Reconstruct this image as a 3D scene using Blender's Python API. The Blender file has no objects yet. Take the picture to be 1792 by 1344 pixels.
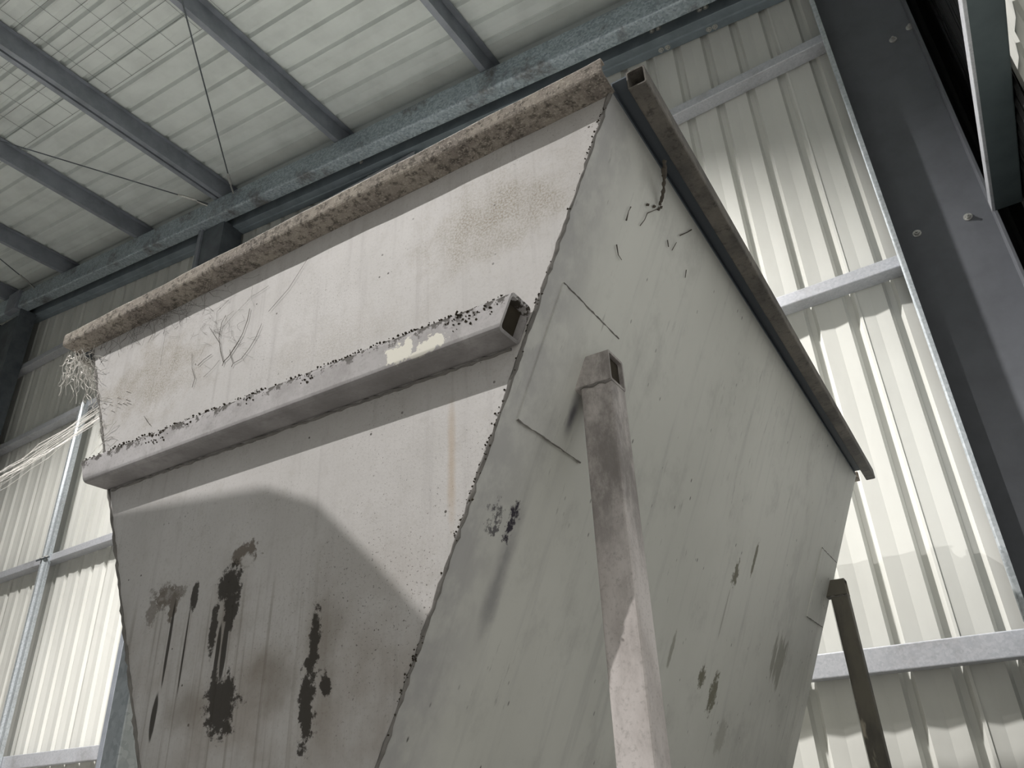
import bpy, bmesh, math, random
from mathutils import Vector, Matrix
random.seed(7)
sc = bpy.context.scene
C = sc.collection

# ------------------------------------------------------------------ camera
CAMZ = 1.55
RIGHT = Vector((0.839880, 0.541276, -0.040264))
DOWN = Vector((-0.288166, 0.381814, -0.878168))
FWD = Vector((-0.459958, 0.749158, 0.476655))
cam = bpy.data.objects.new('camera', bpy.data.cameras.new('camera'))
C.objects.link(cam)
cam.data.sensor_width = 36.0
cam.data.lens = 1361.9 / 1792 * 36.0
cam.data.clip_start = 0.02
m = Matrix.Identity(4)
for i in range(3):
    m[i][0] = RIGHT[i]; m[i][1] = -DOWN[i]; m[i][2] = -FWD[i]
m[2][3] = CAMZ
cam.matrix_world = m
sc.camera = cam

# ------------------------------------------------------------------ world and exposure
wd = bpy.data.worlds.new('sky'); sc.world = wd; wd.use_nodes = True
bg = wd.node_tree.nodes['Background']
bg.inputs['Color'].default_value = (1.0, 1.0, 0.95, 1)
bg.inputs['Strength'].default_value = 0.60
sc.view_settings.view_transform = 'Standard'
sc.view_settings.look = 'None'
sc.view_settings.gamma = 1.0
sc.view_settings.use_curve_mapping = False
sc.view_settings.exposure = 0.0
LAMP_FRONT = (Vector((-3.8, -3.1, CAMZ + 4.8)), 450)
LAMP_WALL = (Vector((-6.05, 1.6, CAMZ + 4.5)), 165)
LAMP_MID = (Vector((-2.8, 1.75, CAMZ + 4.75)), 600)

# ------------------------------------------------------------------ mesh helpers
class MB:
    def __init__(s): s.v = []; s.f = []
    def add(s, vs, fs):
        o = len(s.v); s.v += [tuple(v) for v in vs]; s.f += [tuple(i + o for i in f) for f in fs]
    def box(s, a, b):
        x0, y0, z0 = a; x1, y1, z1 = b
        s.add([(x0,y0,z0),(x1,y0,z0),(x1,y1,z0),(x0,y1,z0),(x0,y0,z1),(x1,y0,z1),(x1,y1,z1),(x0,y1,z1)],
              [(0,3,2,1),(4,5,6,7),(0,1,5,4),(1,2,6,5),(2,3,7,6),(3,0,4,7)])
    def loft(s, A, B, cap=True):
        """two equal closed loops of 3-D points"""
        n = len(A)
        fs = [(i, (i+1) % n, n + (i+1) % n, n + i) for i in range(n)]
        if cap: fs += [tuple(range(n-1, -1, -1)), tuple(range(n, 2*n))]
        s.add(list(A) + list(B), fs)
    def strip(s, P, O, A, B, fn):
        """folded sheet: path P and its offset O (2-D), swept from A to B through fn(p2, end)"""
        n = len(P)
        vs = [fn(p, A) for p in P] + [fn(p, A) for p in O] + [fn(p, B) for p in P] + [fn(p, B) for p in O]
        fs = []
        for i in range(n-1):
            fs += [(i, i+1, n+i+1, n+i), (2*n+i, 3*n+i, 3*n+i+1, 2*n+i+1),
                   (i, 2*n+i, 2*n+i+1, i+1), (n+i, n+i+1, 3*n+i+1, 3*n+i)]
        fs += [(0, n, 3*n, 2*n), (n-1, 3*n-1, 4*n-1, 2*n-1)]
        s.add(vs, fs)
    def tube(s, outer, inner, A, B, fn):
        n = len(outer)
        vs = [fn(p, A) for p in outer] + [fn(p, A) for p in inner] + [fn(p, B) for p in outer] + [fn(p, B) for p in inner]
        fs = []
        for i in range(n):
            j = (i+1) % n
            fs += [(i, j, 2*n+j, 2*n+i), (n+i, 3*n+i, 3*n+j, n+j), (i, n+i, n+j, j), (2*n+i, 2*n+j, 3*n+j, 3*n+i)]
        s.add(vs, fs)
    def wire(s, pts, r, n=5, rj=0.0):
        pts = [Vector(p) for p in pts]; rings = []
        for i, p in enumerate(pts):
            t = (pts[min(i+1, len(pts)-1)] - pts[max(i-1, 0)]).normalized()
            u = t.cross(Vector((0.31, 0.2, 0.93)))
            if u.length < 1e-4: u = t.cross(Vector((1, 0, 0)))
            u.normalize(); w = t.cross(u)
            rr = (r[i] if isinstance(r, (list, tuple)) else r) * (1 + random.uniform(-rj, rj))
            rings.append([p + (u * math.cos(2*math.pi*k/n) + w * math.sin(2*math.pi*k/n)) * rr for k in range(n)])
        vs = [v for g in rings for v in g]; fs = []
        for i in range(len(pts)-1):
            for k in range(n):
                fs.append((i*n+k, i*n+(k+1) % n, (i+1)*n+(k+1) % n, (i+1)*n+k))
        fs += [tuple(range(n-1, -1, -1)), tuple(range(len(vs)-n, len(vs)))]
        s.add(vs, fs)
    def lathe(s, prof, c=(0, 0, 0), n=24):
        vs = []; fs = []
        for r, z in prof:
            for k in range(n):
                a = 2*math.pi*k/n
                vs.append((c[0] + r*math.cos(a), c[1] + r*math.sin(a), c[2] + z))
        for i in range(len(prof)-1):
            for k in range(n):
                fs.append((i*n+k, i*n+(k+1) % n, (i+1)*n+(k+1) % n, (i+1)*n+k))
        s.add(vs, fs)
    def crumb(s, c, r):
        o = Vector(c); q = []
        for d in ((1,0,0),(-1,0,0),(0,1,0),(0,-1,0),(0,0,1),(0,0,-1)):
            q.append(o + Vector(d) * r * random.uniform(.55, 1.35))
        s.add(q, [(0,2,4),(2,1,4),(1,3,4),(3,0,4),(2,0,5),(1,2,5),(3,1,5),(0,3,5)])
    def build(s, name, mat, parent=None, bevel=0, smooth=False):
        me = bpy.data.meshes.new(name); me.from_pydata(s.v, [], s.f)
        bm = bmesh.new(); bm.from_mesh(me)
        bmesh.ops.recalc_face_normals(bm, faces=bm.faces)
        if bevel:
            bmesh.ops.bevel(bm, geom=bm.edges[:], offset=bevel, segments=2, affect='EDGES', profile=.6)
        bm.to_mesh(me); bm.free()
        if smooth:
            for p in me.polygons: p.use_smooth = True
        me.materials.append(mat)
        o = bpy.data.objects.new(name, me); C.objects.link(o)
        if parent: o.parent = parent
        return o

def fillet(pts, r, n=4, closed=False):
    out = []; N = len(pts)
    for i, p in enumerate(pts):
        if not closed and i in (0, N-1): out.append(tuple(p)); continue
        p = Vector(p); a = Vector(pts[i-1]); b = Vector(pts[(i+1) % N])
        u = (a-p); v = (b-p); d = min(r, u.length*.45, v.length*.45)
        u.normalize(); v.normalize()
        s0 = p + u*d; s1 = p + v*d
        for k in range(n+1):
            t = k/n
            out.append(tuple((1-t)**2*s0 + 2*t*(1-t)*p + t*t*s1))
    return out
def offset(pts, t):
    res = []
    for i, p in enumerate(pts):
        a = Vector(pts[max(i-1, 0)]); b = Vector(pts[min(i+1, len(pts)-1)]); p = Vector(p)
        n1 = (p-a) if i > 0 else (b-p); n2 = (b-p) if i < len(pts)-1 else (p-a)
        n1 = Vector((-n1.y, n1.x)).normalized(); n2 = Vector((-n2.y, n2.x)).normalized()
        n = (n1+n2).normalized(); k = t/max(.4, n.dot(n1))
        res.append(tuple(p + n*k))
    return res
def sq(u0, u1, v0, v1, r, n=3):
    return fillet([(u0,v0),(u1,v0),(u1,v1),(u0,v1)], r, n, True)

def tag(o, label=None, cat=None, group=None, kind=None):
    if label: o['label'] = label
    if cat: o['category'] = cat
    if group: o['group'] = group
    if kind: o['kind'] = kind
    return o
def empty(name, loc=(0, 0, 0), rz=0.0):
    o = bpy.data.objects.new(name, None); C.objects.link(o)
    o.location = loc; o.rotation_euler = (0, 0, rz); o.empty_display_size = .1
    return o
def copy_to(o, parent, loc=(0, 0, 0)):
    c = o.copy(); C.objects.link(c); c.parent = parent; c.location = loc
    return c

# ------------------------------------------------------------------ material helpers
class NT:
    def __init__(s, name, rough=.6, metal=0.0, spec=.4):
        s.m = bpy.data.materials.new(name); s.m.use_nodes = True
        s.t = s.m.node_tree; s.n = s.t.nodes; s.l = s.t.links
        s.b = s.n['Principled BSDF']
        s.b.inputs['Roughness'].default_value = rough
        s.b.inputs['Metallic'].default_value = metal
        s.b.inputs['Specular IOR Level'].default_value = spec
        s.co = s.n.new('ShaderNodeTexCoord').outputs['Object']
    def set(s, sock, v):
        if hasattr(v, 'links') or isinstance(v, bpy.types.NodeSocket): s.l.new(v, sock)
        else: sock.default_value = v
    def map(s, scale, loc=(0, 0, 0)):
        n = s.n.new('ShaderNodeMapping'); s.l.new(s.co, n.inputs['Vector'])
        n.inputs['Scale'].default_value = scale; n.inputs['Location'].default_value = loc
        return n.outputs['Vector']
    def noise(s, scale, detail=4, rough=.55, vec=None, dist=0.0):
        n = s.n.new('ShaderNodeTexNoise'); s.l.new(vec or s.co, n.inputs['Vector'])
        n.inputs['Scale'].default_value = scale; n.inputs['Detail'].default_value = detail
        n.inputs['Roughness'].default_value = rough; n.inputs['Distortion'].default_value = dist
        return n.outputs['Fac']
    def voro(s, scale, vec=None, out='Distance', feature='F1', rand=1.0):
        n = s.n.new('ShaderNodeTexVoronoi'); n.feature = feature
        s.l.new(vec or s.co, n.inputs['Vector']); n.inputs['Scale'].default_value = scale
        n.inputs['Randomness'].default_value = rand
        return n.outputs[out]
    def ramp(s, fac, lo, hi, a=0.0, b=1.0):
        n = s.n.new('ShaderNodeMapRange'); n.clamp = True; n.interpolation_type = 'SMOOTHSTEP'
        s.set(n.inputs['Value'], fac)
        n.inputs['From Min'].default_value = lo; n.inputs['From Max'].default_value = hi
        n.inputs['To Min'].default_value = a; n.inputs['To Max'].default_value = b
        return n.outputs['Result']
    def math(s, op, a, b=0.0, clamp=False):
        n = s.n.new('ShaderNodeMath'); n.operation = op; n.use_clamp = clamp
        s.set(n.inputs[0], a); s.set(n.inputs[1], b)
        return n.outputs[0]
    def mix(s, fac, a, b):
        n = s.n.new('ShaderNodeMix'); n.data_type = 'RGBA'
        s.set(n.inputs[0], fac)
        for k, v in ((6, a), (7, b)):
            if isinstance(v, tuple): n.inputs[k].default_value = (v[0], v[1], v[2], 1)
            else: s.l.new(v, n.inputs[k])
        return n.outputs[2]
    def sep(s):
        n = s.n.new('ShaderNodeSeparateXYZ'); s.l.new(s.co, n.inputs[0]); return n.outputs
    def blob(s, c, r, noise=None, amt=.8, soft=.35):
        """soft mask round centre c with radii r; a None radius ignores that axis"""
        n = s.n.new('ShaderNodeMapping'); n.vector_type = 'TEXTURE'
        n = s.n.new('ShaderNodeVectorMath'); n.operation = 'SUBTRACT'; s.l.new(s.co, n.inputs[0]); n.inputs[1].default_value = c
        k = s.n.new('ShaderNodeVectorMath'); k.operation = 'MULTIPLY'; s.l.new(n.outputs[0], k.inputs[0])
        k.inputs[1].default_value = [0 if q is None else 1/q for q in r]
        g = s.n.new('ShaderNodeVectorMath'); g.operation = 'LENGTH'; s.l.new(k.outputs[0], g.inputs[0])
        d = g.outputs['Value']
        if noise is not None:
            d = s.math('ADD', d, s.math('MULTIPLY', s.math('SUBTRACT', noise, .5), amt*2))
        return s.ramp(d, 1.0, 1.0-soft, 0.0, 1.0)
    def maxs(s, L):
        r = L[0]
        for q in L[1:]: r = s.math('MAXIMUM', r, q)
        return r
    def bump(s, h, strength=.3, dist=.002):
        n = s.n.new('ShaderNodeBump'); n.inputs['Strength'].default_value = strength; n.inputs['Distance'].default_value = dist
        s.l.new(h, n.inputs['Height']); s.l.new(n.outputs[0], s.b.inputs['Normal'])
    def color(s, c):
        if isinstance(c, tuple): s.b.inputs['Base Color'].default_value = (c[0], c[1], c[2], 1)
        else: s.l.new(c, s.b.inputs['Base Color'])
        return s.m

def m_sheet(name, base, dirt=.12):
    t = NT(name, .5, 0, .35)
    n = t.noise(3, 5, .6, t.map((1, 1, .35)))
    c = t.mix(t.ramp(n, .35, .75), base, tuple(k*(1-dirt) for k in base))
    sp = t.ramp(t.voro(24, None), .05, .02)
    sp = t.math('MULTIPLY', sp, t.ramp(t.noise(5, 2), .55, .7))
    return t.color(t.mix(sp, c, (.09, .08, .06)))
def m_galv(name, a, b, scale=60, rough=.5, metal=.55, dirt=(.12, .10, .085), damt=.6):
    t = NT(name, rough, metal, .5)
    v = t.voro(scale, None, 'Color')
    s = t.n.new('ShaderNodeSeparateColor'); t.l.new(v, s.inputs[0])
    c = t.mix(s.outputs[0], a, b)
    d = t.ramp(t.noise(4, 6, .65), .5, .72, 0, damt)
    return t.color(t.mix(d, c, dirt))
def m_steel(name, base, rough=.55, dark=.6):
    t = NT(name, rough, .15, .4)
    n = t.noise(6, 6, .65)
    c = t.mix(t.ramp(n, .35, .7), base, tuple(k*dark for k in base))
    t.bump(t.noise(90, 3), .1, .001)
    return t.color(c)
def m_plain(name, base, rough=.7):
    t = NT(name, rough, 0, .3)
    c = t.mix(t.ramp(t.noise(25, 4), .35, .7), base, tuple(k*.7 for k in base))
    return t.color(c)

WALL = m_sheet('wall_paint', (.66, .665, .63))
ROOF = m_sheet('roof_paint', (.62, .66, .645), .16)
GALV = m_galv('galvanised_steel', (.40, .44, .47), (.55, .59, .62), 90, .45, .5, damt=.25)
RAFT = m_galv('spangled_zinc', (.25, .30, .335), (.46, .53, .57), 70, .5, .4, (.10, .085, .075), .8)
BLUE = m_steel('blue_grey_steel', (.22, .265, .30), .5, .75)
PURL = m_steel('purlin_zinc', (.235, .255, .29), .5, .75)
GIRT = m_galv('girt_zinc', (.46, .48, .52), (.56, .57, .61), 110, .5, .35, damt=.35)
COLM = m_steel('column_paint', (.155, .165, .185), .5, .85)
SGIRT = m_steel('side_girt_shade', (.085, .11, .12), .6, .8)  # girt web darkened apart from its bright lip, shade put into the colour
DARK = m_steel('dark_paint', (.10, .115, .13), .6)
BOLT = m_galv('bolt_zinc', (.45, .45, .43), (.6, .6, .58), 200, .4, .6)
CONC = m_plain('concrete', (.33, .32, .30), .85)
WEB = NT('cobweb_silk', .8).color((.75, .73, .70))
DUST = NT('dusty_web', .95).color((.095, .083, .07))
ACRYL = bpy.data.materials.new('acrylic_reflector'); ACRYL.use_nodes = True
_t = ACRYL.node_tree; _m = _t.nodes.new('ShaderNodeMixShader'); _m.inputs[0].default_value = .26
_tr = _t.nodes.new('ShaderNodeBsdfTranslucent'); _tr.inputs[0].default_value = (.9, .92, .9, 1)
_t.links.new(_t.nodes['Principled BSDF'].outputs[0], _m.inputs[1]); _t.links.new(_tr.outputs[0], _m.inputs[2])
_t.links.new(_m.outputs[0], _t.nodes['Material Output'].inputs[0])
BLACK = m_plain('gap_black', (.008, .008, .008), .5)

# ------------------------------------------------------------------ setting: floor
g = MB(); g.box((-13, -7.5, -.2), (9, 4.2, 0))
tag(g.build('floor', CONC), kind='structure')

# ------------------------------------------------------------------ setting: corrugated end wall
PITCH = .1905; COVER = PITCH*4; WY = 3.65; SLOPE = .113
def roof_z(x): return CAMZ + 4.735 - SLOPE*x           # underside of the roof sheeting
def rib_profile():
    p = []
    for k in range(4):
        o = k*PITCH
        p += [(o, 0), (o+.068, .0055), (o+.134, 0), (o+.146, .028), (o+.172, .028)]
    p += [(COVER, 0), (COVER+.012, -.0022)]
    return p
PROF = rib_profile()
wall = tag(empty('wall_back', (0, WY, 0)), kind='structure')
for i in range(-14, 2):
    x0 = -.2270 + i*COVER
    b = MB()
    for q in range(len(PROF)-1):
        (u0, d0), (u1, d1) = PROF[q], PROF[q+1]
        if x0+u1 > .70: continue
        za, zb = roof_z(x0+u0)+.0, roof_z(x0+u1)+.0
        b.add([(x0+u0, d0, 0), (x0+u1, d1, 0), (x0+u1, d1, zb), (x0+u0, d0, za)], [(0, 1, 2, 3)])
    if b.f: b.build('wall_sheet', WALL, wall)

# ------------------------------------------------------------------ setting: roof sheeting
ceil = tag(empty('ceiling', (0, 0, 0)), kind='structure')
XL, XR = -12.0, .62
ys = 3.04 - .146 + .012 - 3*PITCH + COVER     # start of the sheet whose ribs hit Y = 3.04 - k * pitch
b = MB()
for q in range(len(PROF)-1):
    (u0, d0), (u1, d1) = PROF[q], PROF[q+1]
    b.add([(XL, u0, roof_z(XL)+d0), (XL, u1, roof_z(XL)+d1), (XR, u1, roof_z(XR)+d1), (XR, u0, roof_z(XR)+d0)], [(0, 1, 2, 3)])
rs = b.build('roof_sheet', ROOF, ceil)
first = True
for i in range(-12, 1):
    y0 = 3.04 - .146 + i*COVER
    if first: rs.location = (0, y0, 0); first = False
    else: copy_to(rs, ceil, (0, y0, 0))

# safety mesh wires under the far sheets
b = MB()
yend = 2.08
for k in range(26):
    x = -1.30 - .285*k
    b.wire([(x, -5.5, roof_z(x)-.006), (x + .01, yend, roof_z(x)-.006)], .0014, 4)
for k in range(48):
    y = yend - .003 - .1475*k
    b.wire([(-9.0, y, roof_z(-9.0)-.006), (-1.2, y, roof_z(-1.2)-.006)], .0014, 4)
tag(b.build('safety_mesh', m_plain('mesh_wire', (.13, .14, .14)), ceil), kind='stuff')

# ------------------------------------------------------------------ setting: right side wall
wr = tag(empty('wall_right', (.56, 0, 0)), kind='structure')
b = MB()
for q in range(len(PROF)-1):
    (u0, d0), (u1, d1) = PROF[q], PROF[q+1]
    b.add([(d0, u0, 0), (d1, u1, 0), (d1, u1, roof_z(.56)), (d0, u0, roof_z(.56))], [(0, 1, 2, 3)])
ws = b.build('wall_sheet', WALL, wr); ws.location = (0, 2.87, 0)
for k in (1, 5, 6, 7, 8, 9, 10, 11, 12): copy_to(ws, wr, (0, 2.87 - COVER*k, 0))      # between them an unseen doorway placed to let sky fill reach the side plate
# far walls behind the viewer
wl = tag(empty('wall_left', (-12.0, 0, 0)), kind='structure')
for k in range(15):
    c_ = copy_to(ws, wl, (0, 3.62 - COVER*k, 0)); c_.rotation_euler = (0, 0, math.pi)
    c_.scale = (1, 1, roof_z(-12)/roof_z(.56))
wd_ = ws.copy(); wd_.data = ws.data.copy(); wd_.data.materials[0] = DARK
wf = tag(empty('wall_front', (0, -6.9, 0)), kind='structure')
for k in range(17):
    c_ = copy_to(wd_, wf, (.5 - COVER*k, 0, 0)); c_.rotation_euler = (0, 0, -math.pi/2)
    c_.location.x = -12.0 + COVER*k; c_.rotation_euler = (0, 0, math.pi/2); c_.location.x += COVER
    c_.scale = (-1, 1, roof_z(-12.0 + COVER*k)/roof_z(.56))

# ------------------------------------------------------------------ steel frame
def rake(z0):
    return lambda p, x: (x, p[0], CAMZ + z0 - SLOPE*x + p[1])
# end rafter: channel, open to the wall
P = fillet([(3.44, .018), (3.44, 0), (3.32, 0), (3.32, .218), (3.44, .218), (3.44, .20)], .022, 4)
b = MB(); b.strip(P, offset(P, -.003), -12.0, .44, rake(4.34))
raf = b.build('end_rafter', RAFT)
tag(raf, 'long sloping spangled zinc rafter channel under the roof sheets', 'rafter')
# raking channel behind it, two lips and bolts
P = fillet([(3.648, .06), (3.648, 0), (3.59, 0), (3.585, .008), (3.52, .008), (3.52, .17), (3.56, .17)], .004, 2)
b = MB(); b.strip(P, offset(P, -.003), -9.2, .02, rake(4.335))
chn = empty('raking_channel', (0, 0, 0))
tag(chn, 'blue-grey bolted raking channel along the top of the end wall', 'steel channel')
b.build('channel_body', BLUE, chn)
def bolt_mesh():
    b = MB()
    b.lathe([(0, .004), (.019, .004), (.019, 0)], n=16)           # washer
    b.lathe([(.012, .004), (.012, .014), (.0, .014)], n=6)        # hexagon nut
    b.lathe([(.006, .014), (.006, .024), (0, .025)], n=10)
    return b
bm_ = bolt_mesh().build('bolt', BOLT, chn)
def put_bolt(o, loc, rot):
    o.location = loc; o.rotation_euler = rot; return o
FRONT = (math.pi/2, 0, 0)        # facing -Y
UNDER = (math.pi, 0, 0)          # facing down
def bolt_copy(parent, loc, rot):
    c = bm_.copy(); C.objects.link(c); c.parent = parent; return put_bolt(c, loc, rot)
fb = True
for x in (-.93, -.60, -3.55, -.885, -.56):
    z = CAMZ + 4.335 - SLOPE*x
    for loc, rot in (((x, 3.518, z+.09), FRONT), ((x+.01, 3.615, z-.001), UNDER)):
        if fb: put_bolt(bm_, loc, rot); fb = False
        else: bolt_copy(chn, loc, rot)

# purlins
def purlin(x, w=.05, double=False):
    zb = 4.558
    root = tag(empty('purlin', (x, 0, 0)))
    def fn(p, y): return (p[0], y, CAMZ + zb - SLOPE*(x + p[0]) + p[1])
    P = [(0, .016), (0, 0), (w, 0), (w, .165), (w+.05, .165)]
    b = MB(); b.strip(P, offset(P, .0025), -6.0, 3.60, fn); b.build('purlin_web', PURL, root)
    if double:
        P = [(w+.022, .10), (w+.022, 0), (w+.072, 0), (w+.072, .165), (w+.11, .165)]
        b = MB(); b.strip(P, offset(P, .0025), -6.0, 3.60, fn); b.build('purlin_web', PURL, root)
    for y in (3.36, 3.40):
        bolt_copy(root, (w*.5, y, CAMZ + zb - SLOPE*(x + w*.5) - .001), UNDER)
    return root
PL = [(-2.194, .05, False, 'zinc roof purlin nearest the hopper corner, rightmost of the roof purlins'),
      (-3.690, .05, False, 'zinc roof purlin crossed by the long steep brace rod'),
      (-5.255, .05, True, 'doubled zinc roof purlin with a dark slot along its middle'),
      (-6.516, .05, False, 'zinc roof purlin left of the doubled purlin, above the shallow brace rod'),
      (-7.900, .05, False, 'zinc roof purlin at the far left, reaching the rafter near the column'),
      (-9.150, .05, False, 'leftmost zinc roof purlin, just above the dark column head')]
for x, w, d, l in PL:
    tag(purlin(x, w, d), l, 'purlin', 'roof purlins')

# roof brace rods with turnbuckles
def rod(A, B, label):
    A = Vector(A); B = Vector(B); root = tag(empty('brace_rod', A), label, 'brace rod', 'roof brace rods')
    d = B-A
    b = MB(); b.wire([(0, 0, 0), d], .0055, 8); b.build('rod', DARK, root)
    e = d.normalized(); b = MB()
    b.wire([e*.10, e*.13, e*.24, e*.27], [.006, .013, .013, .006], 8); b.build('turnbuckle', BOLT, root)
    b = MB(); b.wire([e*.10 - Vector((0, 0, .01)), Vector((0, .02, -.02))], .008, 6); b.build('hook', BOLT, root)
def below(x, y, d=.022): return (x, y, CAMZ + 4.558 - SLOPE*x - d)
rod(below(-4.972, 3.32), below(-2.72, .78), 'thin steep roof brace rod running from rafter to top edge')
rod(below(-5.328, 3.32), below(-7.12, .34), 'thin shallow roof brace rod running from rafter to left edge')
rod(below(-8.451, 3.33), below(-7.60, 1.64), 'thin short brace rod in the far left roof corner')

# girts: lipped channels lying on their web
def girt(name, label, z, s, x0, x1, h, depth=.10, lip=.012):
    P = fillet([(WY-.012, .05), (WY-.002, .05), (WY-.002, 0), (WY-depth, 0), (WY-depth, h), (WY-depth+lip, h)], .006, 3)
    b = MB(); b.strip(P, offset(P, -.0025), x0, x1, lambda p, x: (x, p[0], CAMZ + z + s*x + p[1]))
    root = tag(empty(name, (0, 0, 0)), label, 'wall girt', 'girts of the end wall')
    b.build('girt_channel', GIRT, root)
    return root
girt('wall_girt', 'low bright zinc girt crossing the wall behind the rear leg', .41, 0.0, -9.0, .02, .098, .085)
g2 = girt('wall_girt', 'zinc girt at mid wall height, meeting the column beside the hopper rim', 2.178, .0145, -9.0, .02, .065)
g1 = girt('wall_girt', 'shaded zinc girt below the rafter, next to the hopper corner', 3.775, .022, -9.0, .02, .062)
g0 = girt('wall_girt', 'short dark girt high on the left wall, just under the rafter', 4.60, 0.0, -9.0, -3.0, .065)

# bridging strut bolted to the girts on the left
st = tag(empty('bridging_strut', (-7.13, WY-.115, 0)), 'upright galvanised strut bolted across the girts left of the hopper', 'strut')
P = fillet([(-.06, .03), (-.06, 0), (-.02, 0), (0, -.018), (.02, 0), (.06, 0), (.06, .03)], .004, 2)
b = MB(); b.strip(P, offset(P, .003), 0.0, CAMZ+3.68, lambda p, z: (p[0], p[1]-.004, z)); b.build('strut_section', GALV, st)
for z in (CAMZ+2.11, CAMZ+3.66):
    bolt_copy(st, (-.03, -.006, z), FRONT); bolt_copy(st, (.04, -.006, z), FRONT)
b = MB(); b.wire([(-.10, -.02, CAMZ+2.10), (.10, -.02, CAMZ+2.10)], .007, 6); b.build('tie_pin', DARK, st)

# mullion behind the hopper
mu = tag(empty('end_mullion', (-5.48, 3.40, 0)), 'grey upright mullion meeting the rafter behind the hopper rim', 'mullion')
zt = CAMZ + 4.34 + SLOPE*5.48
P = fillet([(.055, .02), (.055, 0), (-.045, 0), (-.045, .24), (.055, .24), (.055, .22)], .006, 2)
b = MB(); b.box((-.045, 0, 0), (.004, .245, zt)); b.build('mullion_post', PURL, mu, .004)
b = MB(); b.box((.0055, .02, zt-.85), (.30, .235, zt-.02)); b.build('mullion_dark_side', DARK, mu, .004)  # dark block for the mullion's unlit side, shade put into its colour

# column at right: wide-flange section, bolts on the web
col = tag(empty('corner_column', (.22, 3.5, 0)), 'wide grey steel corner column with bolts, right of the hopper', 'column')
ztop = CAMZ + 4.34
b = MB(); b.box((-.186, -.006, 0), (.204, .006, ztop)); b.build('web', COLM, col)
b = MB(); b.box((-.200, -.118, 0), (-.186, .09, ztop)); b.build('flange', COLM, col, .002)
b = MB(); b.box((.204, -.09, 0), (.218, .09, ztop)); b.build('flange', COLM, col, .002)
P = fillet([(-.206, .06), (-.206, -.124), (-.184, -.124)], .006, 3)
b = MB(); b.strip(P, offset(P, -.003), 0.0, ztop, lambda p, z: (p[0], p[1], z)); b.build('edge_angle', GALV, col)
def at_y(px, py, y):
    d = RIGHT*((px-896)/1361.9) + DOWN*((py-672)/1361.9) + FWD
    k = y/d.y; return Vector((0, 0, CAMZ)) + d*k
for q in ((1605, 409), (1694, 380), (1563, 70), (1592, 48)):
    p = at_y(q[0], q[1], 3.494)
    bolt_copy(col, (p.x-.22, -.006, p.z), FRONT)

# dark column at far left
lc = tag(empty('ridge_column', (-9.05, 3.45, 0)), 'dark steel column at the left edge below the rafter', 'column')
zt = CAMZ + 4.34 + SLOPE*9.05
b = MB(); b.box((-.32, -.007, 0), (.32, .007, zt)); b.build('web', DARK, lc)
b = MB(); b.box((.32, -.09, 0), (.334, .09, zt-.03)); b.build('flange', DARK, lc, .002)
b = MB(); b.box((-.334, -.09, 0), (-.32, .09, zt+.03)); b.build('flange', DARK, lc, .002)
b = MB(); b.box((.10, -.16, zt-.06), (.32, -.09, zt+.20)); b.build('cap_cleat', PURL, lc, .004)

# side wall girts and an added black sheet filling the black gap by the column
for z, l in ((2.20, 'dark side wall girt at the top right beyond the column'), (.45, 'low side wall girt right of the column, out of view')):
    sg = tag(empty('side_girt', (0, 0, CAMZ+z)), l, 'wall girt', 'girts of the side wall')
    P = fillet([(.535, .05), (.535, 0), (.428, 0)], .006, 3)
    b = MB(); b.strip(P, offset(P, -.003), -1.0, 3.40, lambda p, y: (p[0], y, p[1])); b.build('girt_web', SGIRT, sg)
    P = fillet([(.428, 0), (.416, 0), (.416, .06), (.43, .06)], .004, 3)
    b = MB(); b.strip(P, offset(P, -.003), -1.0, 3.40, lambda p, y: (p[0], y, p[1])); b.build('girt_lip', GIRT, sg)
b = MB(); rows = [[], []]
path = [(.547, 2.64 + k*.0225) for k in range(43)] + [(.547 - k*.0225, 3.612) for k in range(1, 14)]
for k, (x, y) in enumerate(path):
    for j, z in enumerate((.25, CAMZ+4.55)):
        w = .010*math.sin(k*.9)*(1-j*.4) + .005*math.sin(k*2.3)
        rows[j].append((x - abs(w), y, z) if k < 43 else (x, y - abs(w), z))
for k in range(len(path)-1):
    b.add([rows[0][k], rows[0][k+1], rows[1][k+1], rows[1][k]], [(0, 1, 2, 3)])
gap_cover = b.build('gap_sheet', BLACK)
gap_cover.modifiers.new('t', 'SOLIDIFY').thickness = .002
tag(gap_cover, 'added black sheet filling the black gap behind the column', 'plastic sheet')

# ------------------------------------------------------------------ the hopper (local frame: x along the end, y along the side, z up)
HX, HY, HT = -.33163, .92085, CAMZ + 1.1          # top front corner
DH = math.radians(1.156)
LA, LB, SA, SB = 1.4924, 2.2705, .45446, .48334   # end width, side length, right and left taper
DEEP = 1.30
hop = tag(empty('feed_hopper', (HX, HY, 0), DH), 'large weathered grey steel V-shaped hopper raised on square tube legs', 'hopper')

# --- weathered plate of the end face
t = NT('hopper_end_plate', .55, 0, .4)
fine = t.noise(160, 3, .6); big = t.noise(3.2, 5, .6); med = t.noise(14, 5, .62)
stre = t.noise(1.0, 4, .6, t.map((46, 1, 2.2)))
c = t.mix(t.ramp(big, .3, .75), (.60, .585, .58), (.50, .485, .475))
c = t.mix(t.ramp(stre, .50, .74, 0, .34), c, (.33, .31, .31))
c = t.mix(t.ramp(t.noise(22, 6, .7), .50, .70, 0, .30), c, (.40, .38, .355))
c = t.mix(t.ramp(fine, .50, .75, 0, .35), c, (.36, .34, .325))
brown = t.maxs([t.blob((-.25, 0, HT-.17), (.24, None, .13), med, .9, .95),
                t.math('MULTIPLY', t.blob((-1.19, 0, HT-.19), (.24, None, .14), med, 1.2, .95), .85),
                t.math('MULTIPLY', t.blob((-.62, 0, HT-.30), (.30, None, .08), med, 1.1, .95), .35)])
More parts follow.
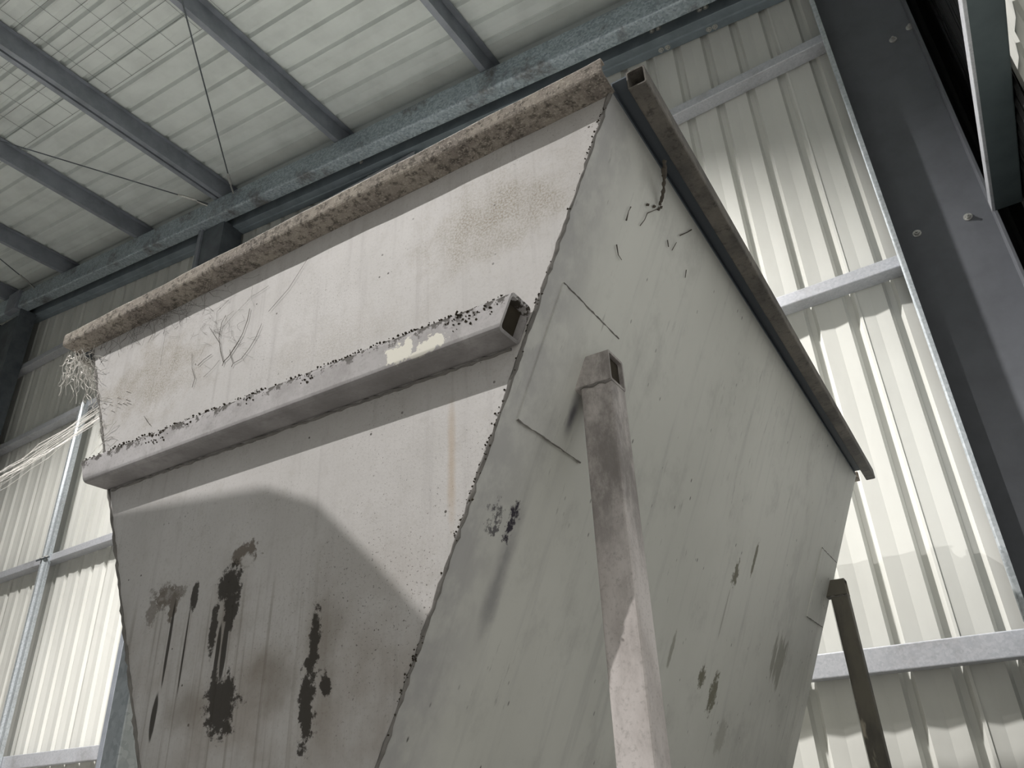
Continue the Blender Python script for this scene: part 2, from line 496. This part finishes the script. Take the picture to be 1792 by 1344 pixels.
grain = t.ramp(t.noise(240, 3, .7), .40, .62, .25, 1.0)
c = t.mix(t.math('MULTIPLY', t.math('MULTIPLY', brown, grain), .88), c, (.255, .215, .155))
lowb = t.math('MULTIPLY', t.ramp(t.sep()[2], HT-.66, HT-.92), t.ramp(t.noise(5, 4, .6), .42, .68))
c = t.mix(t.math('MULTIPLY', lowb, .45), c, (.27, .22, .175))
# specks
sp = t.ramp(t.noise(210, 3, .65), .60, .68)
spm = t.ramp(t.noise(7, 3, .6), .47, .62)
spx = t.blob((-.48, 0, HT-.80), (.34, None, .25), med, .7, .8)
c = t.mix(t.math('MULTIPLY', sp, t.math('MAXIMUM', t.math('MULTIPLY', spm, .60), spx)), c, (.10, .085, .075))
sp2 = t.math('MULTIPLY', t.ramp(t.voro(34), .10, .06), t.ramp(t.noise(9, 2), .5, .6))
c = t.mix(sp2, c, (.075, .065, .055))
# rust run
rr = t.math('MULTIPLY', t.blob((-.348, 0, HT-.62), (.012, None, .14), med, .5, .9), .5)
c = t.mix(rr, c, (.42, .30, .18))
# oil and dung runs
ns = t.noise(48, 6, .72); nsv = t.noise(1.0, 4, .6, t.map((60, 1, 9)))
def bl(x, z, rx, rz, n=ns, amt=1.5, soft=.3): return t.blob((x, 0, HT+z), (rx, None, rz), n, amt, soft)
dark = t.maxs([bl(-.828, -.730, .028, .040), bl(-.822, -.775, .021, .045), bl(-.852, -.735, .018, .025),
               bl(-.860, -.805, .011, .050), bl(-.826, -.840, .008, .080, nsv, .4), bl(-.842, -.850, .006, .060, nsv, .4),
               bl(-.815, -.935, .042, .055), bl(-.84, -.905, .012, .03),
               bl(-.925, -.742, .011, .034, ns, 1.1), bl(-.932, -.83, .0028, .09, nsv, .4),
               bl(-.978, -.815, .0045, .085, nsv, .5), bl(-.987, -.935, .009, .045, nsv, .6),
               bl(-.614, -.86, .013, .055, ns, 1.6), bl(-.621, -.945, .018, .075, ns, 1.8), bl(-.583, -.925, .011, .02, ns, 2.0)])
rim = t.math('MULTIPLY', bl(-.803, -.684, .038, .024, ns, 1.5, .3), t.math('SUBTRACT', 1.0, bl(-.795, -.694, .020, .014, ns, 1.2, .4)))
mid = t.maxs([t.math('MULTIPLY', bl(-1.005, -.727, .056, .026, ns, 1.6), t.ramp(ns, .36, .56, .55, 1.0)), bl(-.983, -.750, .014, .032, ns, 1.2), t.math('MULTIPLY', bl(-1.045, -.755, .016, .024, ns, 1.8), .7), rim])
halo = t.maxs([bl(-.83, -.77, .075, .13, med, .6, .9), bl(-.90, -.93, .07, .06, med, .7, .8), bl(-.60, -.88, .065, .15, med, .7, .9), bl(-.70, -.90, .10, .08, med, .9, .9)])
c = t.mix(t.math('MULTIPLY', halo, .50), c, (.20, .165, .125))
wash = t.math('MULTIPLY', t.ramp(t.noise(1.0, 3, .6, t.map((70, 1, 1.2))), .52, .66), t.math('MULTIPLY', t.ramp(t.sep()[2], HT-.70, HT-.80), t.ramp(t.sep()[0], -.50, -.75)))
c = t.mix(t.math('MULTIPLY', wash, .45), c, (.21, .18, .15))
c = t.mix(t.math('MULTIPLY', mid, .82), c, (.105, .080, .055))
c = t.mix(t.math('MULTIPLY', dark, .93), c, (.034, .028, .021))
t.bump(t.noise(220, 4, .7), .25, .0012)
END = t.color(c)

# --- smoother plate of the long side
t = NT('hopper_side_plate', .5, 0, .4)
big = t.noise(2.0, 4, .55); med = t.noise(14, 5, .62); ns = t.noise(50, 6, .72)
c = t.mix(t.ramp(big, .3, .72), (.70, .705, .67), (.61, .615, .58))
wear = t.noise(1.0, 4, .6, t.map((1, 24, 3.0)))
c = t.mix(t.ramp(wear, .52, .78, 0, .30), c, (.33, .33, .335))
c = t.mix(t.ramp(t.noise(6, 6, .7), .48, .70, 0, .38), c, (.40, .40, .385))
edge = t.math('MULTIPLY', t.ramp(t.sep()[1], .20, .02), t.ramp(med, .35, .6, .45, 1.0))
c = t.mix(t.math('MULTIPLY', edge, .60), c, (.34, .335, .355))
fl = t.math('MULTIPLY', t.ramp(t.voro(1.0, t.map((20, 34, 17))), .11, .05), t.ramp(t.noise(4, 3), .45, .62))
c = t.mix(t.math('MULTIPLY', fl, .9), c, (.07, .066, .06))
scr = t.math('MULTIPLY', t.ramp(t.noise(1.0, 5, .7, t.map((4, 60, 12))), .60, .70), t.ramp(t.noise(3.4, 3), .48, .62))
c = t.mix(t.math('MULTIPLY', scr, .55), c, (.22, .215, .21))
def bs(y, z, ry, rz, n=ns, amt=1.4, soft=.4): return t.blob((0, y, HT+z), (None, ry, rz), n, amt, soft)
smear = t.maxs([t.math('MULTIPLY', bs(.135, -.77, .030, .16, med, .7, .95), .6), t.math('MULTIPLY', bs(.19, -.50, .022, .055, med, .5, .9), .95)])
c = t.mix(smear, c, (.16, .155, .18))
blk = t.maxs([bs(.120, -.692, .014, .030, ns, 2.2, .5), t.math('MULTIPLY', bs(.075, -.700, .018, .022, ns, 3.0, .5), .8)])
c = t.mix(blk, c, (.035, .03, .045))
olv = t.maxs([bs(1.203, -.568, .024, .036, ns, 1.6), bs(1.326, -.507, .014, .048, ns, 1.0), bs(1.256, -.858, .036, .050, ns, 1.6),
              bs(1.145, -.827, .024, .024, ns, 1.8), t.math('MULTIPLY', bs(1.782, -.727, .085, .075, t.noise(1.0, 4, .6, t.map((1, 30, 8))), 1.3, .3), .62),
              t.math('MULTIPLY', bs(.905, -.79, .012, .05, ns, .6), .6), t.math('MULTIPLY', bs(1.40, -.954, .05, .05, ns, .9), .35),
              t.math('MULTIPLY', bs(1.19, -.67, .006, .08, ns, .4), .45)])
c = t.mix(t.math('MULTIPLY', olv, .85), c, (.115, .105, .06))
t.bump(t.noise(120, 3, .6), .08, .001)
SIDE = t.color(c)

# --- dirty rim, tube and leg steel
t = NT('grimy_rim_steel', .85, 0, .2)
n1 = t.noise(9, 6, .7); n2 = t.noise(70, 4, .7); n3 = t.noise(230, 3, .7)
c = t.mix(t.ramp(n1, .35, .65), (.37, .335, .29), (.23, .205, .185))
c = t.mix(t.ramp(n2, .46, .64, 0, .8), c, (.075, .066, .058))
c = t.mix(t.ramp(n3, .52, .68, 0, .75), c, (.52, .475, .415))
t.bump(n2, .9, .004)
RIM = t.color(c)
t = NT('side_rim_steel', .6, 0, .3)
n1 = t.noise(7, 6, .7); n2 = t.noise(60, 4, .7)
s = t.sep()
ax = t.math('ABSOLUTE', t.math('ADD', s[0], LA/2))
out = t.ramp(ax, LA/2+.0285, LA/2+.0305)
c = t.mix(t.ramp(n1, .35, .65), (.19, .175, .155), (.10, .094, .088))
c = t.mix(t.ramp(n2, .5, .7, 0, .7), c, (.05, .046, .042))
c = t.mix(out, (.115, .135, .16), c)
t.bump(t.math('MULTIPLY', n2, out), .8, .004)
RIMB = t.color(c)
t = NT('brace_tube_steel', .6, 0, .35)
n1 = t.noise(6, 5, .65); n2 = t.noise(45, 5, .7); s = t.sep()
c = t.mix(t.ramp(n1, .35, .7), (.50, .485, .495), (.34, .325, .33))
c = t.mix(t.ramp(t.noise(18, 6, .72), .48, .68, 0, .55), c, (.27, .255, .255))
c = t.mix(t.ramp(t.noise(180, 3, .6), .5, .75, 0, .4), c, (.25, .24, .235))
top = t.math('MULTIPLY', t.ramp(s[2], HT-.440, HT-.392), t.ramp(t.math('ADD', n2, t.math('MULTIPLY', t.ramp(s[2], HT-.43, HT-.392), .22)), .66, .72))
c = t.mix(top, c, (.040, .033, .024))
nb = t.noise(75, 5, .7)
paint = t.maxs([t.blob((-.412, -.06, HT-.430), (.030, None, .018), nb, 1.25, .12), t.blob((-.392, -.06, HT-.420), (.012, None, .014), nb, 1.25, .12),
                t.blob((-.345, -.06, HT-.433), (.030, None, .015), nb, 1.25, .12), t.blob((-.368, -.06, HT-.444), (.022, None, .007), nb, .9, .12)])
c = t.mix(paint, c, (.78, .76, .68))
und = t.math('MULTIPLY', t.ramp(s[2], HT-.440, HT-.452), t.ramp(n1, .25, .6, .5, 1.0))  # darker towards the tube's bottom edge and underside
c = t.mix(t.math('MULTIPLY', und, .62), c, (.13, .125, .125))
t.bump(n2, .25, .0015)
TUBE = t.color(c)
t = NT('leg_steel', .6, 0, .35)
n1 = t.noise(7, 6, .68, t.map((1, 1, .45))); n2 = t.noise(170, 3, .6)
c = t.mix(t.ramp(n1, .42, .72), (.72, .675, .665), (.52, .48, .465))
n4 = t.noise(17, 7, .72, t.map((1, 1, .5)))
c = t.mix(t.ramp(n4, .45, .68, 0, .5), c, (.36, .33, .32))
c = t.mix(t.ramp(n2, .5, .75, 0, .4), c, (.26, .24, .23))
c = t.mix(t.math('MULTIPLY', t.ramp(t.sep()[2], HT-.86, HT-.62), t.ramp(n4, .3, .62, .30, .95)), c, (.24, .222, .215))  # upper leg darker: mottled dirt, with the hopper's shade put into the colour
t.bump(t.noise(60, 4), .2, .001)
LEG = t.color(c)
t = NT('rear_leg_steel', .65, 0, .3)
n1 = t.noise(9, 6, .68, t.map((1, 1, .4)))
c = t.mix(t.ramp(n1, .4, .65), (.15, .14, .115), (.09, .085, .075))
c = t.mix(t.ramp(t.noise(14, 4, .6, t.map((1, 1, .3))), .60, .66), c, (.36, .33, .27))
LEGR = t.color(c)
WELD = m_plain('weld_bead', (.22, .21, .20), .7)
MUCK_SHADE = m_plain('muck_and_end_shade', (.045, .037, .026), .95)  # dried muck, also used as painted shade in open tube ends

def H(x, y, z): return (x, y, HT+z)
T = .004
# panels
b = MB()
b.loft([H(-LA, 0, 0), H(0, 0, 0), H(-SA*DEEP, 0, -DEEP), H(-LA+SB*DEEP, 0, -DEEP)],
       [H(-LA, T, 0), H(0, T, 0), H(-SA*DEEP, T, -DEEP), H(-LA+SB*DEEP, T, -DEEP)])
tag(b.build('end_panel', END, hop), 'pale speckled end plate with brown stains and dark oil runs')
b = MB()
b.loft([H(-LA, LB, 0), H(0, LB, 0), H(-SA*DEEP, LB, -DEEP), H(-LA+SB*DEEP, LB, -DEEP)],
       [H(-LA, LB-T, 0), H(0, LB-T, 0), H(-SA*DEEP, LB-T, -DEEP), H(-LA+SB*DEEP, LB-T, -DEEP)])
b.build('end_panel', SIDE, hop)
b = MB()
b.loft([H(.0005, .0005, 0), H(.0005, LB, 0), H(-SA*DEEP+.0005, LB, -DEEP), H(-SA*DEEP+.0005, .0005, -DEEP)],
       [H(-T, .0005, 0), H(-T, LB, 0), H(-SA*DEEP-T, LB, -DEEP), H(-SA*DEEP-T, .0005, -DEEP)])
tag(b.build('side_panel', SIDE, hop), 'smooth grey-green sloping side plate with scuffs')
b = MB()
b.loft([H(-LA, .0005, 0), H(-LA, LB, 0), H(-LA+SB*DEEP, LB, -DEEP), H(-LA+SB*DEEP, .0005, -DEEP)],
       [H(-LA+T, .0005, 0), H(-LA+T, LB, 0), H(-LA+SB*DEEP+T, LB, -DEEP), H(-LA+SB*DEEP+T, .0005, -DEEP)])
b.build('side_panel', SIDE, hop)
b = MB()
b.box((-LA+SB*DEEP, 0, HT-DEEP-.05), (-SA*DEEP, LB, HT-DEEP)); b.build('outlet_tray', SIDE, hop, .004)
# corner weld seams
for x, k in ((0, -SA), (-LA, SB)):
    b = MB(); pts = []
    for i in range(120):
        d = DEEP*i/119
        pts.append(Vector(H(x + k*d + random.uniform(-.0012, .0012), random.uniform(-.0010, .0010), -d)))
    b.wire(pts, .0032, 6, .45); b.build('weld_seam', WELD, hop)
# rims
P = fillet([(0, -.012), (-.052, -.012), (-.052, .026), (-.034, .026)], .010, 4)
b = MB(); NSEG = 60
xs = [-1.538 + (1.538+.004)*i/NSEG for i in range(NSEG+1)]
O = offset(P, -.0035)
def rima(p, x): return H(x, p[0] - .0006*math.sin(x*23), p[1] + .0007*math.sin(x*17) + .0005*math.sin(x*51))
for i in range(NSEG): b.strip(P, O, xs[i], xs[i+1], rima)
tag(b.build('rim_channel', RIM, hop), 'rusty brown rim channel above the pale end plate')
b = MB(); b.strip(P, O, -1.538, .004, lambda p, x: H(x, LB-p[0], p[1])); b.build('rim_channel', RIM, hop)
P = [(.0006, -.005), (.0010, .010), (.0300, .010)]
O = offset(P, .0035); Q1 = sq(.0290, .064, -.026, .016, .005); Q2 = sq(.0320, .061, -.023, .013, .003)
def rimb(name, sx, y0, y1):
    b = MB(); fn = (lambda p, y: H(p[0], y, p[1])) if sx > 0 else (lambda p, y: H(-LA-p[0], y, p[1]))
    b.strip(P, O, y0, y1-.03, fn); b.tube(Q1, Q2, y0-.004, y1, fn)
    return b.build(name, RIMB, hop)
tag(rimb('rim_channel', 1, 0, LB+.012), 'dark grimy rim channel along the long side')
rimb('rim_channel', -1, 0, LB+.012)
# brace tube across the end, ends cut to the taper
zt0, zb0 = -.392, -.453
out2 = sq(-.062, -.0005, zb0, zt0, .010); in2 = sq(-.057, -.0055, zb0+.005, zt0-.005, .006)
def endcut(p, e):
    d = -p[1]
    return H((-SA*d - .009) if e else (-LA + SB*d + .002), p[0], p[1])
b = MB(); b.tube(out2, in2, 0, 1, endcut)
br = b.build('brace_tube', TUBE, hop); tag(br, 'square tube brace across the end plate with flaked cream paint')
b = MB()
for k in range(520):
    x = random.uniform(-1.29, -.20); d = abs(random.gauss(0, .006))
    if random.random() < .6 and math.sin(x*31)+math.sin(x*13+1) < -.2: continue
    b.crumb(H(x, -.060-.002+random.uniform(0, .012), zt0 + .001 - min(d, .02)*random.choice((.2, .2, 1))), random.uniform(.0012, .0034))
for k in range(90):
    x = random.choice((-.24, -.275, -.30, -.95, -1.02, -1.05, -.78, -.62)) + random.gauss(0, .012)
    b.crumb(H(x, -.0625, zt0 - .006 - abs(random.gauss(0, .012))), random.uniform(.001, .0030))
tag(b.build('muck_crumbs', MUCK_SHADE, br), kind='stuff')
b = MB(); b.loft([H(-SA*d-.024, y, -d) for y, d in ((-.0568, .3975), (-.006, .3975), (-.006, .4475), (-.0568, .4475))],
                 [H(-SA*d-.030, y, -d) for y, d in ((-.0568, .3975), (-.006, .3975), (-.006, .4475), (-.0568, .4475))])
b.build('tube_end_shade', MUCK_SHADE, br)  # dark plug standing in for the shade inside the open tube end
b = MB(); b.wire([H(-LA+SB*.455+.01+i*.011, .0, -.4545+random.uniform(-.0015, .0015)) for i in range(95)], .003, 5, .5)
b.build('weld_seam', WELD, br)
# doubler plates under the leg brackets
def plate(y0, y1, n=1):
    zt_, zb_ = -.330, -.556
    o = .003
    A = [H(-SA*.33+.0005, y0, zt_), H(-SA*.33+.0005, y1-.012, zt_), H(-SA*.342+.0005, y1, zt_-.012), H(-SA*.544+.0005, y1, zb_+.012), H(-SA*.556+.0005, y1-.012, zb_), H(-SA*.556+.0005, y0, zb_)]
    B = [(p[0]+o, p[1], p[2]-o*.3) for p in A]
    b = MB(); b.loft(A, B); pl = b.build('doubler_plate', SIDE, hop)
    b = MB()
    for i in (0, 4):
        p, q = Vector(B[i]), Vector(B[(i+1) % 6])
        b = MB(); b.wire([p.lerp(q, k/24) + Vector((.0, 0, random.uniform(-.0008, .0008))) for k in range(25)], .0012, 5, .6)
        b.build('weld_seam', WELD, pl)
plate(.044, .275); plate(2.00, LB-.012)
# legs: square tube, bracket stub, base plate
def leg(x0, x1, y0, y1, face, mat):
    lg = tag(empty('leg', (0, 0, 0))); lg.parent = hop
    b = MB()
    b.tube(sq(x0, x1, y0, y1, .006), sq(x0+.004, x1-.004, y0+.004, y1-.004, .004), 0.012, HT-.4625, lambda p, z: (p[0], p[1], z))
    b.build('post', mat, lg)
    right = face > x0 - .2 and face < x0 + .05
    xo = x1 if abs(face-x1) > abs(face-x0) else x0
    b = MB(); q = sq(y0-.001, y1+.001, -.461, -.400, .006); r = sq(y0+.004, y1-.004, -.456, -.405, .004)
    def st_(p, e):
        s_ = SA if xo == x1 else -SB
        base = 0 if xo == x1 else -LA
        xi = base + s_*p[1] + (.002 if xo == x1 else -.002)
        return H(xo if e else xi, p[0], p[1])
    b.tube(q, r, 0, 1, st_); sb_ = b.build('bracket_stub', mat, lg)
    xq = xo - .010 if xo == x1 else xo + .010
    b = MB(); b.box((xq-.002, y0+.0035, HT-.4565), (xq+.002, y1-.0035, HT-.4045)); b.build('tube_end_shade', MUCK_SHADE, sb_)  # dark plate added as shade inside the stub's hollow end
    b = MB(); b.wire([(x0+(x1-x0)*k/10, y0-.001, HT-.4625+.002*math.sin(k*1.3)) for k in range(11)], .0022, 5, .4); b.build('weld_seam', WELD, lg)
    b = MB(); b.box((x0-.04, y0-.04, 0), (x1+.04, y1+.04, .012)); b.build('base_plate', mat, lg, .002)
    return lg
tag(leg(-.195, -.135, .174, .235, -.195, LEG), 'grey square tube leg at the near right corner')
tag(leg(-.190, -.130, 2.205, 2.262, -.195, LEGR), 'dark flaking square tube leg at the far right corner')
tag(leg(-1.385, -1.325, .174, .235, -1.29, GALV), 'galvanised square tube leg at the near left corner')
leg(-1.385, -1.325, 2.205, 2.262, -1.29, LEG)
# muck along the corner seam
b = MB()
for k in range(420):
    d = random.uniform(.03, 1.25)
    if math.sin(d*22) + math.sin(d*9+2) < -.1 and random.random() < .8: continue
    b.crumb(H(-SA*d + random.gauss(-.002, .0025), -.0015 + random.uniform(-.001, .001), -d), random.uniform(.0008, .0026))
tag(b.build('muck_crumbs', MUCK_SHADE, hop), kind='stuff')

# ------------------------------------------------------------------ cobwebs
HM = Matrix.Translation((HX, HY, 0)) @ Matrix.Rotation(DH, 4, 'Z')
def hw(x, y, z): return HM @ Vector((x, y, HT+z))
def wob(a, b, n, j):
    a, b = Vector(a), Vector(b)
    return [a.lerp(b, k/n) + (Vector((random.uniform(-j, j), random.uniform(-j, j), random.uniform(-j, j))) if 0 < k < n else Vector((0, 0, 0))) for k in range(n+1)]
b = MB()
base = hw(-1.40, -.004, -.24); far = at_y(-60, 868, 3.45)
for k in range(16):
    s0 = base + Vector((random.uniform(-.01, .16), 0, random.uniform(-.02, .04)))
    e0 = far + Vector((random.uniform(-.5, .5), 0, random.uniform(-.18, .16)))
    pts = wob(s0, e0, 14, .006)
    for i, p in enumerate(pts): p.z -= .05*math.sin(math.pi*i/14)
    b.wire(pts, random.uniform(.0005, .0011), 3)
tag(b.build('cobweb', WEB), 'white cobweb strands stretched from the hopper to the left wall', 'cobweb', kind='stuff')
b = MB()
for k in range(130):
    s0 = hw(-1.492 + random.uniform(-.075, .012), random.uniform(-.03, .05), random.uniform(-.01, -.07))
    e0 = s0 + Vector((random.uniform(-.03, .05), random.uniform(-.02, .03), random.uniform(-.09, .0)))
    b.wire(wob(s0, e0, 5, .006), random.uniform(.0004, .0011), 3)
for k in range(60):
    d = random.uniform(.03, .40); s0 = hw(-LA + SB*d, -.002, -d)
    e0 = hw(-LA + SB*d + random.uniform(-.03, .07), -.004-random.uniform(0, .01), -d + random.uniform(-.04, .03))
    b.wire(wob(s0, e0, 4, .004), random.uniform(.0004, .0009), 3)
tag(b.build('cobweb', WEB), 'matted white cobweb clump on the left end of the hopper rim', 'cobweb', kind='stuff')
b = MB()
for k in range(70):
    x = random.uniform(-1.40, -.95)
    s0 = hw(x, -random.uniform(.0, .05), -.014); e0 = hw(x + random.uniform(-.12, .12), -.003, -random.uniform(.02, .09))
    b.wire(wob(s0, e0, 5, .006), random.uniform(.00018, .0004), 3)
tag(b.build('cobweb', DUST), 'dusty dark cobweb hanging under the left half of the hopper rim', 'cobweb', kind='stuff')
def on_end(px, py, off=.003):
    d = RIGHT*((px-896)/1361.9) + DOWN*((py-672)/1361.9) + FWD
    v = Vector((-math.sin(DH), math.cos(DH), 0))
    k = (Vector((HX, HY, 0)).dot(v) - off)/d.dot(v)
    return Vector((0, 0, CAMZ)) + d*k
b = MB()
for path, r in (([(389, 640), (392, 632), (400, 624), (412, 606), (424, 585), (433, 560), (437, 540)], .0011),
                ([(391, 634), (386, 615), (383, 590), (388, 565), (395, 552)], .0010),
                ([(384, 600), (374, 585), (366, 572)], .0006), ([(405, 642), (408, 636), (422, 628), (436, 610), (448, 590), (458, 566)], .0008),
                ([(408, 636), (404, 624), (402, 612)], .0009), ([(336, 678), (341, 662), (336, 645), (336, 618)], .0008),
                ([(346, 640), (356, 630), (370, 620)], .0008), ([(280, 640), (285, 610), (290, 580)], .0005),
                ([(356, 660), (372, 645), (384, 630)], .0004), ([(385, 590), (378, 570), (380, 545), (400, 525)], .0005),
                ([(252, 728), (258, 738), (263, 744)], .0008), ([(540, 450), (505, 505), (470, 545)], .0005),
                ([(388, 575), (410, 550), (440, 520), (470, 500)], .0004)):
    pts = [on_end(*q) for q in path]
    b.wire(pts, r*.62, 4, .3)
for k in range(60):
    q = (random.gauss(385, 35), random.gauss(580, 28))
    a = random.uniform(0, 6.28); L = random.uniform(6, 22)
    b.wire([on_end(q[0], q[1]), on_end(q[0]+L*.5*math.cos(a)+random.uniform(-3, 3), q[1]+L*.5*math.sin(a)), on_end(q[0]+L*math.cos(a), q[1]+L*math.sin(a))], .0002, 3)
tag(b.build('cobweb', DUST), 'thin dark branching cobweb threads on the pale end plate', 'cobweb', kind='stuff')
def on_side(px, py, off=.004):
    d = RIGHT*((px-896)/1361.9) + DOWN*((py-672)/1361.9) + FWD
    n = (Vector((math.cos(DH), math.sin(DH), 0)) - SA*Vector((0, 0, 1))).normalized()
    k = (Vector((HX, HY, HT-CAMZ)).dot(n) + off)/d.dot(n)
    return Vector((0, 0, CAMZ)) + d*k
b = MB()
pts = []
for i in range(26):
    tt = i/25
    pts.append(on_side(1163 - 8*tt**3 + random.uniform(-1, 1), 280 + 78*tt, .030*(1-tt)+.006))
b.wire(pts, [.0046*(1-.45*i/25) for i in range(26)], 6, .45)
for q in ((1157, 362), (1153, 366), (1145, 362), (1134, 358)):
    b.crumb(on_side(q[0], q[1], .004), .0045)
b.wire([on_side(*q) for q in ((1155, 364), (1145, 368), (1133, 373), (1128, 385), (1120, 395))], .0010, 4, .4)
tag(b.build('cobweb', DUST), 'thick dark dirty web strand dangling below the long side rim', 'cobweb', kind='stuff')
b = MB()
for path in ([(1104, 362), (1100, 370), (1096, 386)], [(1079, 428), (1082, 446), (1088, 455)], [(1190, 412), (1202, 407), (1210, 402)], [(1170, 432), (1168, 420)], [(1176, 438), (1184, 424)], [(1201, 472), (1199, 486)]):
    b.wire([on_side(*q) for q in path], .0011, 4, .5)
tag(b.build('cobweb', DUST), 'small dark web scraps stuck high on the grey-green side plate', 'cobweb', kind='stuff')

# ------------------------------------------------------------------ lamps of the shed (their light lives here)
def high_bay(pos, power, label, recess=.12, size=.17, shell=None):
    root = tag(empty('high_bay_lamp', pos), label, 'lamp', 'high bay lamps')
    b = MB(); b.lathe([(.20, 0), (.19, .07), (.15, .15), (.07, .20), (.06, .30), (0, .30)], n=28)
    b.build('reflector', shell or ACRYL, root)
    b = MB(); b.wire([(0, 0, .29), (0, 0, max(.32, roof_z(pos.x)-pos.z+.0))], .008, 6); b.build('hanger', DARK, root)
    L = bpy.data.lights.new('lamp_light', 'AREA'); L.shape = 'DISK'; L.size = size; L.energy = power; L.color = (1.0, .965, .93)
    o = bpy.data.objects.new('lamp_light', L); C.objects.link(o); o.parent = root; o.location = (0, 0, recess)
high_bay(*LAMP_FRONT, 'high bay lamp under the roof behind the viewer', .09, .075)
high_bay(*LAMP_WALL, 'high bay lamp under the roof beyond the left edge', .085)
high_bay(*LAMP_MID, 'high bay lamp under the roof above the hopper', .14, .17, GALV)

# unseen blocker added left of the viewer, outlined to shade the lower end plate
L0 = LAMP_FRONT[0]
def toward(x, y, z, yw):
    f = hw(x, y, z); k = (yw-f.y)/(L0.y-f.y); return f.lerp(L0, k)
YB = -.25
top = [toward(*q, YB) for q in ((-1.5, 0, -.440), (-1.19, 0, -.478), (-.775, 0, -.524), (-.635, 0, -.585), (-.494, 0, -.717), (-.38, 0, -.83), (-.16, .174, -1.045))]
sec = [(p.x, p.z) for p in top]
sec = [(-3.9, sec[0][1] + .05)] + sec + [(sec[-1][0]+.05, sec[-1][1]-.25), (sec[-1][0]+.05, .5), (-2.2, .5), (-3.9, .5)]
blocker = tag(empty('shadow_blocker', (-2.6, -.6, 0)), 'unseen block left of the viewer, shaped to cast the angular shadow', 'shadow blocker')
b = MB(); b.loft([(x+2.6, YB+.6, z) for x, z in sec], [(x+2.6, YB-.1, z) for x, z in sec]); b.build('blocker_body', DARK, blocker)
for x in (-1.2, .9):
    for y in (-.1, .3):
        b = MB(); b.box((x-.03, y-.03, 0), (x+.03, y+.03, .55)); b.build('leg', LEG, blocker)
